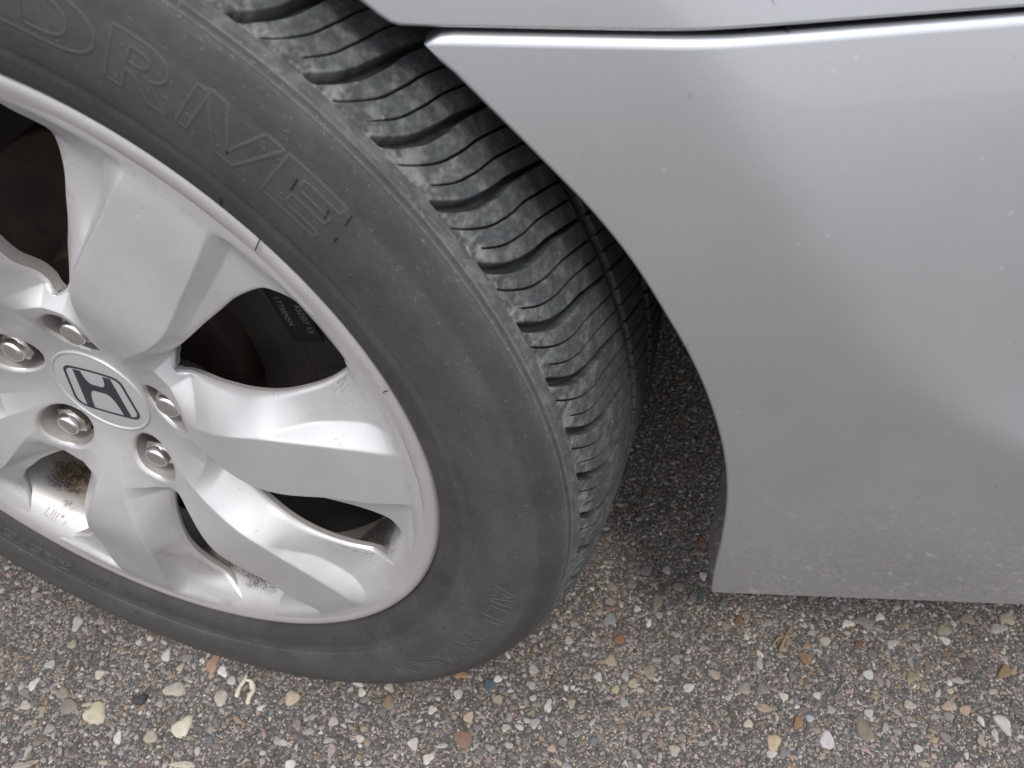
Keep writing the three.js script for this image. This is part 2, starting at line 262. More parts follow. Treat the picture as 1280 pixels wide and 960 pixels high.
{
  const nc = 14, E = [];
  for (let a = 196; a > 58; a -= 2) { const r = .3330 + .02 * sstep(60, 110, a) + .006 * sstep(120, 180, a); E.push([Math.cos(a * DEG) * r, H + Math.sin(a * DEG) * r]); }
  E.push([.1765, .5914], [.1806, .5880], [.1847, .5853], [.1902, .5810], [.1942, .5784], [.1972, .5776], [.2030, .5773]);
  for (let x = .212; x < .98; x += .012) E.push([x, .5772]);
  const grid = E.map(([x, y], i) => { const s = i / (E.length - 1), row = []; const ox = x < .2 ? x * 1.9 - .12 * sstep(.2, -.3, x) : x, oy = x < -.34 ? lerp(y, .84, sstep(-.42, -.2, x * 1.0)) + .25 : .84; for (let j = 0; j < nc; j++) { const u = (j / (nc - 1)) ** 1.6; row.push([lerp(x, x < .2 ? lerp(ox, x, sstep(-.1, .2, x)) : x, u), lerp(y, oy, u)]); } return row; });
  sheet.flip = false;
  part('fender', sheet(grid, (x, y, tx, ty) => y > .83 ? { r: .004, f: .02 } : y < .5785 && x > .2 ? { r: .0014, f: .012 } : { r: .0018, f: .016 }, 0), paint, car);
}
{ // hood and underside close the body so that no sky shows through it
  const slab = (y, x0, x1, inset, zBack, t) => { const s = new THREE.Shape(); s.moveTo(x0, -zBack); for (let i = 0; i <= 40; i++) { const x = lerp(x0, x1, i / 40); s.lineTo(x, -(skinZ(x, Math.min(y, .83)) - inset)); } s.lineTo(x1, -zBack); s.closePath(); const g = new THREE.ExtrudeGeometry(s, { depth: t, bevelEnabled: false }); g.rotateX(-Math.PI / 2); g.translate(0, y, 0); return g; };
  const noUV = (l) => mergeGeometries(l.map((g) => { const q = g.index ? g.toNonIndexed() : g; q.deleteAttribute('uv'); return q; }));
  part('hood', noUV([slab(.836, -.60, .96, .002, -1.6, .012)]), new THREE.MeshPhysicalMaterial({ color: paint.color, metalness: .78, roughness: .4, clearcoat: 1 }), car);
  part('body_shell', noUV([new THREE.BoxGeometry(4.4, .63, .03).translate(-1.24, .54, -1.72), new THREE.BoxGeometry(2.9, .62, .03).translate(-1.95, .54, .08)]), darkPlastic, car);
  const under = noUV([slab(.205, .436, .93, .02, -1.72, .02), new THREE.BoxGeometry(.86, .02, 1.46).translate(.0, .225, -1.0), new THREE.BoxGeometry(3.0, .02, 1.86).translate(-1.94, .215, -.80)]);
  part('undertray', under, darkPlastic, car);
  const pos = [], idx = []; const na = 50;
  for (let i = 0; i <= na; i++) { const a = lerp(-15, 195, i / na) * DEG, r = .43; const c = Math.cos(a) * r, s = H + Math.sin(a) * r; pos.push(c, s, .128, c, s, -.27, c * .3, Math.max(.22, H + (s - H) * .3), -.275); }
  for (let i = 0; i < na; i++) { const q = i * 3; idx.push(q, q + 3, q + 1, q + 1, q + 3, q + 4, q + 1, q + 4, q + 2, q + 2, q + 4, q + 5); }
  { const p = [], ix = [], nx = 40, ny = 8; for (let j = 0; j <= ny; j++) for (let i = 0; i <= nx; i++) { const x = lerp(.30, .97, i / nx), y = lerp(.46, .72, j / ny); p.push(x, y, skinZ(x, y) - .045); } gridIdx(ix, 0, ny + 1, nx + 1, true); part('inner_panel', geoOf(p, ix), darkPlastic, car); }
  part('wheel_arch_liner', geoOf(pos, idx), darkPlastic, car);
}

// ---------------------------------------------------------------- wheel
const wheel = new THREE.Group(); wheel.name = 'wheel'; wheel.position.y = H; wheel.rotation.y = -16 * DEG; car.add(wheel);
const PER = 360 / 7;
// ----- tyre
const PROFILE = [[.0985, .2362], [.1035, .2368], [.1075, .2392], [.1100, .2430], [.1117, .2480], [.1130, .2540], [.1136, .2588], [.1138, .2600], [.1146, .2606], [.1152, .2614], [.1166, .2660], [.1176, .2720], [.1181, .2780], [.1181, .2840], [.1176, .2900], [.1165, .2960], [.1148, .3015], [.1124, .3060], [.1098, .3092], [.1078, .3108], [.1070, .3112], [.1067, .3120], [.1060, .3123], [.1055, .3120], [.1049, .3124], [.1040, .3130], [.1037, .3138], [.1030, .3141], [.1024, .3138], [.1016, .3142], [.1004, .3148], [.0992, .3160], [.0985, .3168]];
function crownR(z) { const a = Math.abs(z); return .328 - .0009 * (a / .05) ** 2 - .0008 * (a / .07) ** 4 - .0027 * sstep(.07, .0985, a) - .0019 * Math.max(0, (a - .07) / .0285) ** 2; }
function contact(x, y, z) { // the tyre stands on the pavement
  const lim = -(H - .0008), over = Math.max(0, -(H - .014) - y);
  return [x, Math.max(y, lim), z + Math.sign(z) * over * .16];
}
function sidewallZ(r) { for (let i = 0; i < PROFILE.length - 1; i++) { const a = PROFILE[i], b = PROFILE[i + 1]; if (r >= a[1] && r <= b[1] + 1e-9 && b[1] > a[1]) return lerp(a[0], b[0], (r - a[1]) / (b[1] - a[1])); } return .11; }
const PV = (() => { let s = 0; const S = [0]; for (let i = 1; i < PROFILE.length; i++) { s += Math.hypot(PROFILE[i][0] - PROFILE[i - 1][0], PROFILE[i][1] - PROFILE[i - 1][1]); S.push(s); } return S.map((q) => q / s); })();
const ridgeV = [PV[PROFILE.findIndex((p) => p[0] === .1060)], PV[PROFILE.findIndex((p) => p[0] === .1030)], PV[PROFILE.findIndex((p) => p[0] === .1148)]];
const sideTex = dataTex(2048, 512, (() => {           // u: a third of the way round, v: bead to shoulder
  const acc = new Float32Array(2048 * 512);
  for (let k = 0; k < 900; k++) { let x = rand() * 2048, y = 60 + rand() * 440, a = rand() * 6.3; const n = 2 + rand() * (rand() < .1 ? 18 : 8), v = rr(.05, .24); for (let q = 0; q < n; q++) { const o = (clamp(y | 0, 0, 511) << 11) + (x & 2047); acc[o] += v; x += Math.cos(a); y += Math.sin(a) * .8; a += rr(-.3, .3); } }
  for (let k = 0; k < 260; k++) { const x = rand() * 2048, y = 430 + rand() * 70, v = rr(.1, .35); for (let a = -2; a <= 2; a++) for (let b = -2; b <= 2; b++) acc[(clamp((y + b) | 0, 0, 511) << 11) + ((x + a) & 2047)] += v * Math.exp(-(a * a + b * b) / 1.2); }
  return (i, j) => {
    const u = i / 2048, v = j / 512, big = fbm(u * 24, v * 6, 101, 4, 24), fine = fbm(u * 256, v * 48, 105, 2, 256), mid2 = fbm(u * 140, v * 20, 112, 3, 140);
    let f = .238 + .085 * (big - .5) + .03 * (fine - .5) + acc[(j << 11) + i] * .8;
    f += .05 * sstep(.88, .97, v) * sstep(.4, .7, fbm(u * 120, v * 20, 108, 3, 120));
    f -= .035 * sstep(.27, .24, v); f -= .055 * sstep(.70, .76, v) * sstep(.90, .84, v) * (.5 + .6 * big);
    const sc = sstep(.925, .95, v), chalk = sc * (.0 +   .05 * sstep(.40, .70, .62 * fbm(u * 90, v * 130, 115, 3, 90) + .38 * fbm(u * 400, v * 60, 119, 2, 400)));
    f += chalk; const ln = (q, w) => Math.exp(-(((v - q) / w) ** 2));
    f += (.06 + .10 * fine) * ln(ridgeV[0], .0045) + (.04 + .10 * mid2) * ln(ridgeV[1], .006) + .03 * fine * ln(ridgeV[2], .003) - .05 * ln((ridgeV[0] + ridgeV[1]) / 2, .006);
    return [f * lerp(1.018, .985, sc), f, f * lerp(.968, .99, sc)];
  };
})(), true, [3, 1]);
const sideBump = dataTex(2048, 512, (i, j) => {       // fine radial corduroy in lens-shaped fields
  const u = i / 2048, v = j / 512, lens = .60 + .30 * Math.sin(u * Math.PI * 6 + .6), w = sstep(.34, .42, v) * sstep(lens + .03, lens - .02, v);
  const line = .5 + .5 * Math.sin((i / 2048 * 510 + v * 7) * Math.PI * 2), n = vnoise(i / 3, j / 3, 111, 683, 171);
  const f = .35 + .45 * w * line + .2 * n * (1 - .4 * w); return [f, f, f];
}, false, [3, 1]);
const tyreSide = new THREE.MeshStandardMaterial({ map: sideTex, bumpMap: sideBump, bumpScale: .00035, roughness: .82 });
const treadTex = dataTex(2048, 512, (() => {          // u: half the way round, v: across from the outer shoulder
  const acc = new Float32Array(2048 * 512);
  for (let k = 0; k < 700; k++) { const s = rand(), x = rand() * 2048, y = rand() ** 1.6 * 300, v = rr(.03, .2), q = .5 + 1.2 * s * s; for (let a = -3; a <= 3; a++) for (let b = -3; b <= 3; b++) acc[(clamp((y + b) | 0, 0, 511) << 11) + ((x + a) & 2047)] += v * Math.exp(-(a * a + b * b) / (q * q)); }
  return (i, j) => {
    const u = i / 2048, v = j / 512, big = fbm(u * 60, v * 12, 201, 4, 60), mid = fbm(u * 200, v * 40, 205, 3, 200), fine = fbm(u * 680, v * 120, 209, 2, 680);
    const sh = sstep(.075, .012, v), dusty = sstep(.44, .66, big * .30 + mid * .70) * (1 - .7 * sstep(.15, .4, v));
    let f = .232 + .045 * (mid - .5) + .11 * (fine - .5) + .06 * dusty * (.5 + fine) + .075 * sh * sstep(.38, .56, mid * .6 + fine * .4) + acc[(j << 11) + i] * (.4 + .6 * (1 - v));
    const w = clamp(dusty * .5 + sh * .6, 0, 1);
    return [f * (.95 + .05 * w), f * (1.01 - .005 * w), f * (1.01 - .045 * w)];
  };
})(), true, [2, 1]);
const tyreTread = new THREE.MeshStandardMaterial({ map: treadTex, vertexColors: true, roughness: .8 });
const tyre = new THREE.Group(); tyre.name = 'tyre';
{
  const pos = [], uv = [], idx = [], NA = 720; let s = 0; const S = [0]; for (let i = 1; i < PROFILE.length; i++) { s += Math.hypot(PROFILE[i][0] - PROFILE[i - 1][0], PROFILE[i][1] - PROFILE[i - 1][1]); S.push(s); }
  const fine = []; for (let i = 0; i < PROFILE.length - 1; i++) for (let q = 0; q < 2; q++) fine.push([lerp(PROFILE[i][0], PROFILE[i + 1][0], q / 2), lerp(PROFILE[i][1], PROFILE[i + 1][1], q / 2), lerp(S[i], S[i + 1], q / 2) / s]); fine.push([...PROFILE.at(-1), 1]);
  for (const side of [1, -1]) {
    const base = pos.length / 3;
    for (const [z, r, v] of fine) for (let k = 0; k <= NA; k++) { const a = k / NA * 2 * Math.PI; pos.push(...contact(Math.cos(a) * r, Math.sin(a) * r, z * side)); uv.push(k / NA, v); }
    gridIdx(idx, base, fine.length, NA + 1, side > 0);
  }
  const sideG = geoOf(pos, idx, uv);
  // tread: columns follow the curved cross grooves
  const NP = 60, zs = [];
  for (let z = .0985; z > .094; z -= .0006) zs.push(z); for (let z = .094; z > .0262; z -= .0018) zs.push(z);
  zs.push(.0258, .0252, .0246, .0240, .0228, .0214, .0200, .0188, .0182, .0176, .0170); for (let z = .0150; z > -.015; z -= .003) zs.push(z);
  zs.push(-.0170, -.0176, -.0182, -.0188, -.0214, -.0240, -.0246, -.0252, -.0258); for (let z = -.028; z > -.0985; z -= .0035) zs.push(z); zs.push(-.0985);
  const OFF = [[.0990, 2.5], [.0970, 2.1], [.095, 1.7], [.09, .9], [.083, 0], [.07, -.7], [.057, -1.1], [.045, -1.75], [.03, -2.6], [.022, -3.1], [-.10, -10]];
  const off = (z) => { for (let i = 0; i < OFF.length - 1; i++) if (z >= OFF[i + 1][0]) return lerp(OFF[i + 1][1], OFF[i][1], (z - OFF[i + 1][0]) / (OFF[i][0] - OFF[i + 1][0])); return -9; };
  const offS = (z) => { let q = 0; for (let k = -2; k <= 2; k++) q += off(z + k * .0016); return q / 5; };
  const hwG = (z) => lerp(.21, .52, sstep(.028, .082, z)) * (1 + .10 * sstep(.086, .095, z));
  const cuts = [{ c: 0, hw: hwG, d: .0062, z1: .0978, z0: .02, w: .0022 }, { c: -2.15, hw: (z) => .11 + .03 * sstep(.07, .04, z), d: .0045, z1: .0972, z0: .02, w: .0008 }, { c: -4.0, hw: (z) => .10 + .03 * sstep(.07, .04, z), d: .0045, z1: .0915, z0: .02, w: .0008 }];
  const cols = [];
  cuts.forEach((q, k) => { const nx = k < 2 ? cuts[k + 1].c : -6; for (const s of (k ? [1.9, 1.15, .92, .60, 0, -.60, -.92, -1.15, -1.9] : [1.3, 1.1, .95, .72, 0, -.72, -.95, -1.1, -1.3])) cols.push({ cut: q, s, k: Math.abs(s) < .8 ? 1 : Math.abs(s) < 1 ? .12 : 0 }); for (const f of [.36, .5, .64]) cols.push({ cut: null, t: lerp(q.c, nx, f) }); });
  const tp = [], tc = [], ti = [], tu = [], NC = cols.length * NP + 1;
  for (const z of zs) for (let j = 0; j < NC; j++) {
    const pch = Math.floor(j / cols.length), c = cols[j % cols.length], jit = 0;
    let t, dep = 0;
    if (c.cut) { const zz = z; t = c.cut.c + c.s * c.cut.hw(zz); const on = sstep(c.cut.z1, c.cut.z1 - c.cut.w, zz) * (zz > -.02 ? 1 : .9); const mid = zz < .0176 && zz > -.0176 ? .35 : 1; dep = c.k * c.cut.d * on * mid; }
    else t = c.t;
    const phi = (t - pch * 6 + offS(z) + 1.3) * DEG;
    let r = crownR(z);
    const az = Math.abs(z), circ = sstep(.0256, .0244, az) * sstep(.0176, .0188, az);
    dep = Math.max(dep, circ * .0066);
    const x0 = Math.cos(phi), y0 = Math.sin(phi), un = phi * 60, wn = z * 500;
    const nb = fbm(un * .35 + 500, wn * .35 + 500, 121, 4), nf = fbm(un * 1.6 + 900, wn * 1.6 + 900, 124, 3);
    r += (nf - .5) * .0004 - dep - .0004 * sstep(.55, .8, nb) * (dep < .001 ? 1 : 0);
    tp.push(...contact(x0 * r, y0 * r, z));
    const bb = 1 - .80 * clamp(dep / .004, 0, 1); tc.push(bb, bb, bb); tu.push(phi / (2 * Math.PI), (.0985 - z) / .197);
  }
  gridIdx(ti, 0, zs.length, NC, true);
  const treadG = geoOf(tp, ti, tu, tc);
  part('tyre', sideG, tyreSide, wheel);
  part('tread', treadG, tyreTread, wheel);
}
// ----- raised marks on the sidewall
function ribbon(points, w, h, out) {                  // points [[phi deg, r], ...] -> a low ridge on the sidewall
  const sub = [points[0]]; for (let i = 1; i < points.length; i++) { const p = points[i - 1], q = points[i], L = Math.hypot((p[0] - q[0]) * DEG * .28, p[1] - q[1]), m = Math.max(1, Math.ceil(L / .0025)); for (let k = 1; k <= m; k++) sub.push([lerp(p[0], q[0], k / m), lerp(p[1], q[1], k / m)]); }
  points = sub;
  const { pos, idx } = out, n = points.length, b = pos.length / 3;
  const P = points.map(([a, r]) => [Math.cos(a * DEG) * r, Math.sin(a * DEG) * r]);
  for (let i = 0; i < n; i++) {
    const p = P[Math.max(0, i - 1)], q = P[Math.min(n - 1, i + 1)], dx = q[0] - p[0], dy = q[1] - p[1], l = Math.hypot(dx, dy) || 1, nx = -dy / l, ny = dx / l;
    for (const [o, hh] of [[-w, -.0002], [-w * .5, h], [w * .5, h], [w, -.0002]]) { const x = P[i][0] + nx * o, y = P[i][1] + ny * o, r = Math.hypot(x, y); pos.push(...contact(x, y, sidewallZ(r) + hh)); }
  }
  for (let i = 0; i < n - 1; i++) for (let k = 0; k < 3; k++) { const a = b + i * 4 + k, c = a + 1, d = a + 4, e = d + 1; idx.push(a, c, d, c, e, d); }
}
function outlines(text, phi0, phi1, r0, r1, w, h, out, step = .0025) { // text read clockwise, tops outward, spread over the arc
  const shapes = font.generateShapes(text, 1); let x0 = 1e9, x1 = -1e9, y0 = 1e9, y1 = -1e9; const runs = [];
  for (const s of shapes) { const e = s.extractPoints(6); for (const run of [e.shape, ...e.holes]) { runs.push(run); for (const p of run) { x0 = Math.min(x0, p.x); x1 = Math.max(x1, p.x); y0 = Math.min(y0, p.y); y1 = Math.max(y1, p.y); } } }
  for (const run of runs) {
    const pts = []; const m = (p) => [lerp(phi0, phi1, (p.x - x0) / (x1 - x0)), lerp(r0, r1, (p.y - y0) / (y1 - y0))];
    for (let i = 0; i < run.length; i++) { const a = m(run[i]), b = m(run[(i + 1) % run.length]), L = Math.hypot((a[0] - b[0]) * DEG * .285, a[1] - b[1]), n = Math.max(1, Math.ceil(L / step)); for (let q = 0; q < n; q++) pts.push([lerp(a[0], b[0], q / n), lerp(a[1], b[1], q / n)]); }
    pts.push(pts[0]); ribbon(pts, w, h, out);
  }
}
{
  const letter = (ch, a, b, r0, r1, w, h) => { const o = { pos: [], idx: [] }; if (ch === 'I') ribbon([[a, r0 + .001], [a - .5, r1 - .001], [b - .5, r1 - .001], [b, r0 + .001], [a, r0 + .001]], w, h, o); else outlines(ch, a, b, r0, r1, w, h, o); part('raised_letter', geoOf(o.pos, o.idx), tyreSide, wheel); };
  for (const [a, b, ch] of [[81.5, 74.6, 'A'], [72.9, 64.7, 'D'], [63.6, 58.2, 'R'], [57.4, 56.4, 'I'], [56.2, 49.6, 'V'], [49.2, 43.6, 'E']]) letter(ch, a, b, .2755, .2985, .0011, .00028);
  'ALL'.split('').forEach((ch, i) => letter(ch, -8.4 - i * 4.0, -11.9 - i * 3.9, .2765, .2915, .0006, .00035));
  'SEASON'.split('').forEach((ch, i) => letter(ch, -23.2 - i * 4.05, -26.8 - i * 4.05, .2765, .2915, .0006, .00035));
  const small = { pos: [], idx: [] };
  outlines('225/50R17', -114.6, -141, .2455, .2555, .00045, .0006, small);
  for (let a = -73; a > -112; a -= rr(.35, .6)) { if (vnoise(a * .35, 3, 131) < .3) continue; for (const r of [.2445, .2475, .2505]) if (rand() < .8) { const da = rr(.12, .3); ribbon(rand() < .5 ? [[a, r], [a, r + .0018]] : [[a, r + rr(0, .0015)], [a - da, r + rr(0, .0015)]], .0003, .00045, small); } }
  part('small_print', geoOf(small.pos, small.idx), tyreSide, wheel, 'rows of tiny raised print near the rim').userData.kind = 'stuff';
  for (const [a, r, l] of [[-122.6, .261, .0012], [-100.9, .266, .0012], [-93.8, .246, .0012], [-79.5, .264, .0012], [-66, .2455, .0012], [-54.7, .2455, .0012], [-57.4, .262, .0012], [-116, .246, .0012], [-40, .2625, .002], [-26, .2635, .002], [-44, .2455, .0015], [47.5, .287, .006], [44.2, .2885, .004], [42.8, .293, .005], [42.3, .2825, .003], [51.3, .2425, .006]]) { const o = { pos: [], idx: [] }; ribbon([[a, r], [a + rr(-.3, .3), r + l]], .0004, .0007, o); part('mould_nub', geoOf(o.pos, o.idx), darkPlastic, wheel); }
  const hair = [[46.1, .2345, .0085], [23.3, .2362, .004]].map(([a, r, l]) => { const g = new THREE.CylinderGeometry(.00028, .00035, l, 6); g.rotateZ(a * DEG - Math.PI / 2 + .25); g.translate(Math.cos(a * DEG) * (r + l / 2 - .003), Math.sin(a * DEG) * (r + l / 2 - .003), .1075); return g; });
  for (const g of hair) part('rubber_hair', g, darkPlastic, wheel);
}

// ----- spokes: feature curves (degrees, height) against radius, the same on all seven
function table(rows) { return (r) => { if (r <= rows[0][0]) return rows[0].slice(1); for (let i = 0; i < rows.length - 1; i++) if (r <= rows[i + 1][0]) { const A = rows[Math.max(0, i - 1)], B = rows[i], C = rows[i + 1], D = rows[Math.min(rows.length - 1, i + 2)], t = (r - B[0]) / (C[0] - B[0]); return [1, 2].map((k) => { const m1 = (C[k] - A[k]) / (C[0] - A[0]) * (C[0] - B[0]), m2 = (D[k] - B[k]) / (D[0] - B[0]) * (C[0] - B[0]), t2 = t * t, t3 = t2 * t; return (2 * t3 - 3 * t2 + 1) * B[k] + (t3 - 2 * t2 + t) * m1 + (-2 * t3 + 3 * t2) * C[k] + (t3 - t2) * m2; }); } return rows.at(-1).slice(1); }; }
const BC = 84.7, BD = BC - PER;                       // middles of the two windows beside spoke 0
const HZ = [[.03, .0880], [.038, .0892], [.046, .0914], [.055, .0945], [.065, .0975], [.0805, .0998], [.091, .0904], [.1, .0900]];
const hubZ = (r) => { for (let i = 0; i < HZ.length - 1; i++) if (r <= HZ[i + 1][0]) return [0, lerp(HZ[i][1], HZ[i + 1][1], clamp((r - HZ[i][0]) / (HZ[i + 1][0] - HZ[i][0]), 0, 1))]; return [0, .09]; };
const cA = table([[.034, 60, .0885], [.045, 61, .0915], [.06, 61.5, .0975], [.08, 62.6, .1058], [.095, 64.2, .1110], [.11, 65.9, .1152], [.125, 66.9, .1176], [.14, 66.7, .1172], [.155, 65.7, .1155], [.17, 64.7, .1134], [.185, 63.8, .1112], [.2, 63.1, .1092], [.21, 62.6, .1080], [.2215, 62.0, .1056], [.227, 62, .1053]]);
const cB = table([[.034, 52, .0885], [.045, 51, .0915], [.06, 50.2, .0975], [.08, 49.2, .1058], [.095, 48.6, .1120], [.11, 47.6, .1164], [.125, 46.4, .1178], [.14, 46.2, .1165], [.155, 47.1, .1143], [.17, 48.3, .1122], [.185, 49.1, .1110], [.2, 49.9, .1096], [.21, 50.5, .1080], [.2215, 51.0, .1058], [.227, 51, .1053]]);
const cV = table([[.125, .6, .1160], [.14, .6, .1155], [.155, 1.1, .1090], [.17, 1.9, .1020], [.185, 2.4, .0985], [.2, 3.0, .0975], [.21, 3.3, .0990], [.217, 3.3, .1020], [.222, 3.2, .1048], [.227, 3.2, .1052]]);
const cE = table([[.08, 80, .0912], [.095, 79, .0925], [.11, 76, .0938], [.125, 74, .0955], [.14, 73.3, .0975], [.155, 72.8, .0975], [.17, 73.0, .0960], [.185, 73.5, .0930], [.2, 75.0, .0900], [.205, 76.2, .0915], [.212, 78.5, .0975], [.2225, 81.5, .1032], [.227, 83, .1045]]);
const cF = table([[.08, 38, .0912], [.095, 39.2, .0920], [.11, 41, .1000], [.125, 41.5, .1050], [.14, 42, .1072], [.155, 42.3, .1045], [.17, 42.4, .1025], [.185, 42.5, .1010], [.2, 41.6, .0990], [.205, 40.8, .0985], [.212, 38.5, .0985], [.2185, 36.6, .1012], [.2225, 35.5, .1042], [.227, 35, .1046]]);
const RW = .087;                                      // windows begin at this radius
function edges(r) {                                   // the two sides of the spoke at radius r
  if (r <= RW) return [BC, BD];
  const e = cE(r)[0], f = cF(r)[0], k = r < RW + .016 ? Math.sqrt(1 - ((RW + .016 - r) / .016) ** 2) : 1;
  return [lerp(BC, e, k), lerp(BD, f, k)];
}
function rawZ(r, ph) {                                // ph inside [BD, BC]
  const a = cA(r), b = cB(r), e = cE(r), f = cF(r), v = cV(r), hz = hubZ(r)[1], q = sstep(.080, .112, r);
  const ze = lerp(hz, e[1], q), zf = lerp(hz, f[1], q), collar = hubZ(Math.max(r, .0875))[1];
  const K = [[BC + .01, ze], [Math.max(e[0], a[0] + 3.5), ze]];
  if (r > .125) { const lin = lerp(a[1], ze, v[0] / Math.max(3.5, e[0] - a[0])); K.push([a[0] + v[0], lerp(lin, Math.min(v[1], a[1]), sstep(.125, .15, r))]); }
  K.push([a[0], a[1]], [b[0], b[1]]);
  if (r > .135) { const fx = Math.min(f[0], b[0] - 3), m = 2.6, lin = lerp(b[1], zf, m / (b[0] - fx)), wgt = sstep(.135, .165, r); if (b[0] - fx > 3) K.push([b[0] - m, lerp(lin, zf + .0010, wgt * .9 * sstep(.222, .216, r))]); }
  K.push([Math.min(f[0], b[0] - 3), zf], [BD - .01, zf]);
  for (let i = 0; i < K.length - 1; i++) if (ph >= K[i + 1][0]) { const t = (ph - K[i + 1][0]) / (K[i][0] - K[i + 1][0] || 1); return lerp(K[i + 1][1], K[i][1], clamp(t, 0, 1)); }
  return K.at(-1)[1];
}
function wrapPh(ph) { let p = (ph - BD) % PER; if (p < 0) p += PER; return p + BD; }
const LUG = [0, 1, 2, 3, 4].map((k) => 154.67 - 72 * k), BOLT = .05715, BORE = .0176;
const lugXY = LUG.map((a) => [Math.cos(a * DEG) * BOLT, Math.sin(a * DEG) * BOLT]);
function spokeZ(r, ph, edgeD) {                       // smoothed front surface
  const w = .00036 / r / DEG; let s = 0; for (const [k, q] of [[-2, .1], [-1, .22], [0, .36], [1, .22], [2, .1]]) s += q * rawZ(r, r > RW ? clamp(ph + k * w, BD, BC) : wrapPh(ph + k * w));
  return s;
}
function frontZ(x, y) {
  const r = Math.hypot(x, y), p = wrapPh(Math.atan2(y, x) / DEG);
  let z = spokeZ(r, p);
  if (r > RW) { const [e, f] = edges(r), d = Math.min(e - p, p - f) * DEG * r, R = .0024; if (d < R) { const q = clamp((R - d) / R, 0, 1); z -= R * (1 - Math.sqrt(1 - q * q)); } }
  for (const [lx, ly] of lugXY) { const d = Math.hypot(x - lx, y - ly) - BORE, R = .0026; if (d < R) { const q = clamp((R - d) / R, 0, 1); z -= R * (1 - Math.sqrt(1 - q * q)); } }
  return z;
}
function spokeGeo(k) {
  const pos = [], uv = [], nor = [], idx = [], rows = [], col = []; const rot = -k * PER * DEG, cr = Math.cos(rot), sr = Math.sin(rot);
  for (let r = .0335; r < RW; r += .0011) rows.push(r); for (const q of [0, .0002, .0006, .0012, .002, .003, .0045, .006, .008, .010, .013]) rows.push(RW + q); for (let r = RW + .016; r < .2; r += .002) rows.push(r); for (let r = .2; r <= .2272; r += .00113) rows.push(r);
  const NC = 150, cut = [];
  const bores = lugXY;
  const put = (x, y, z, n, u, v) => { pos.push(x, y, z); nor.push(n.x, n.y, n.z); uv.push(u, v); return pos.length / 3 - 1; };
  const N = (X, Y) => { const e = .00025; return new THREE.Vector3(-(frontZ(X + e, Y) - frontZ(X - e, Y)) / (2 * e), -(frontZ(X, Y + e) - frontZ(X, Y - e)) / (2 * e), 1).normalize(); };
  const ends = [];
  for (const r of rows) {
    const [e, f] = edges(r), arc = (e - f) * DEG * r;
    for (let j = 0; j < NC; j++) {
      // finer samples near both edges
      const s = [0, .0002, .0006, .0012, .0020, .0028]; let t;
      if (j < 6) t = s[j] / arc; else if (j >= NC - 6) t = 1 - s[NC - 1 - j] / arc; else t = lerp(.0028 / arc, 1 - .0028 / arc, (j - 5) / (NC - 11));
      const ph = lerp(e, f, t) * DEG + rot; let X = Math.cos(ph) * r, Y = Math.sin(ph) * r, hit = 0; const dE = t * arc;
      for (const [lx, ly] of bores) { const d = Math.hypot(X - lx, Y - ly), cell = .0007; if (d < BORE + cell) { if (d > BORE - cell * 1.3) { X = lx + (X - lx) / d * BORE; Y = ly + (Y - ly) / d * BORE; hit = 1; } else hit = 2; } }
      const p = N(X, Y); put(X, Y, frontZ(X, Y), p, X / .25, Y / .25); cut.push(hit);
      let nb = 1e9; for (const [lx, ly] of bores) nb = Math.min(nb, Math.hypot(X - lx, Y - ly) - BORE);
      const gr = .55 * hash2((X * 2e4) | 0, (Y * 2e4) | 0, 7) + .45 * vnoise(X * 900 + 500, Y * 900 + 500, 8), big = vnoise(X * 70 + 50, Y * 70 + 50, 9);
      const dirt = .66 * sstep(.0008, .0035, dE) * Math.exp(-dE / .0065) * sstep(.155, .19, r) * sstep(.215, .205, r) * sstep(.34, .75, gr) * sstep(.2, .55, big) + .22 * Math.exp(-Math.max(0, nb) / .0022) * (.4 + .6 * gr) + .16 * sstep(.2165, .2205, r) * sstep(.2245, .2215, r) * sstep(.3, .7, gr * .5 + big * .5);
      const m = 1 - dirt; col.push(m, m * (1 - .04 * dirt), m * (1 - .12 * dirt));
    }
  }
  for (let i = 0; i < rows.length - 1; i++) for (let j = 0; j < NC - 1; j++) {
    const a = i * NC + j, b = a + 1, c = a + NC, d = c + 1; for (const t of [[a, b, c], [b, d, c]]) { if (t.some((q) => cut[q] === 2) || t.every((q) => cut[q] >= 1)) continue; idx.push(...t); }
  }
  // side walls of the windows
  const i0 = rows.findIndex((r) => r >= RW - 1e-9);
  for (const side of [0, NC - 1]) {
    const base = pos.length / 3; let n = 0;
    for (let i = i0; i < rows.length; i++) {
      const o = (i * NC + side) * 3, x = pos[o], y = pos[o + 1], z = pos[o + 2], i1 = Math.max(i0, i - 1), i2 = Math.min(rows.length - 1, i + 1), o1 = (i1 * NC + side) * 3, o2 = (i2 * NC + side) * 3;
      const dx = pos[o2] - pos[o1], dy = pos[o2 + 1] - pos[o1 + 1], l = Math.hypot(dx, dy) || 1, s = side ? 1 : -1, nn = new THREE.Vector3(dy / l * s, -dx / l * s, 0); const atTip = i === i0; if (atTip) nn.set(x, y, 0).normalize();
      const W4 = side && !atTip ? [[0, 0], [.005, .0003], [.0095, .004], [.014, .026]] : [[0, 0], [.0025, .0002], [.0055, .004], [.009, .026]]; for (const [dz, in_] of W4) { const zz = z - dz; put(x - nn.x * in_, y - nn.y * in_, zz, nn, x / .25 + y / .25, zz / .25); col.push(.8, .78, .75); } n++;
    }
    for (let i = 0; i < n - 1; i++) for (let q = 0; q < 3; q++) { const a = base + i * 4 + q, b = a + 1, c = a + 4, d = c + 1; if (side) idx.push(a, b, c, b, d, c); else idx.push(a, c, b, b, c, d); }
  }
  return geoOf(pos, idx, uv, col, nor);
}
for (let k = 0; k < 7; k++) part('spoke', spokeGeo(k), alloy, wheel);
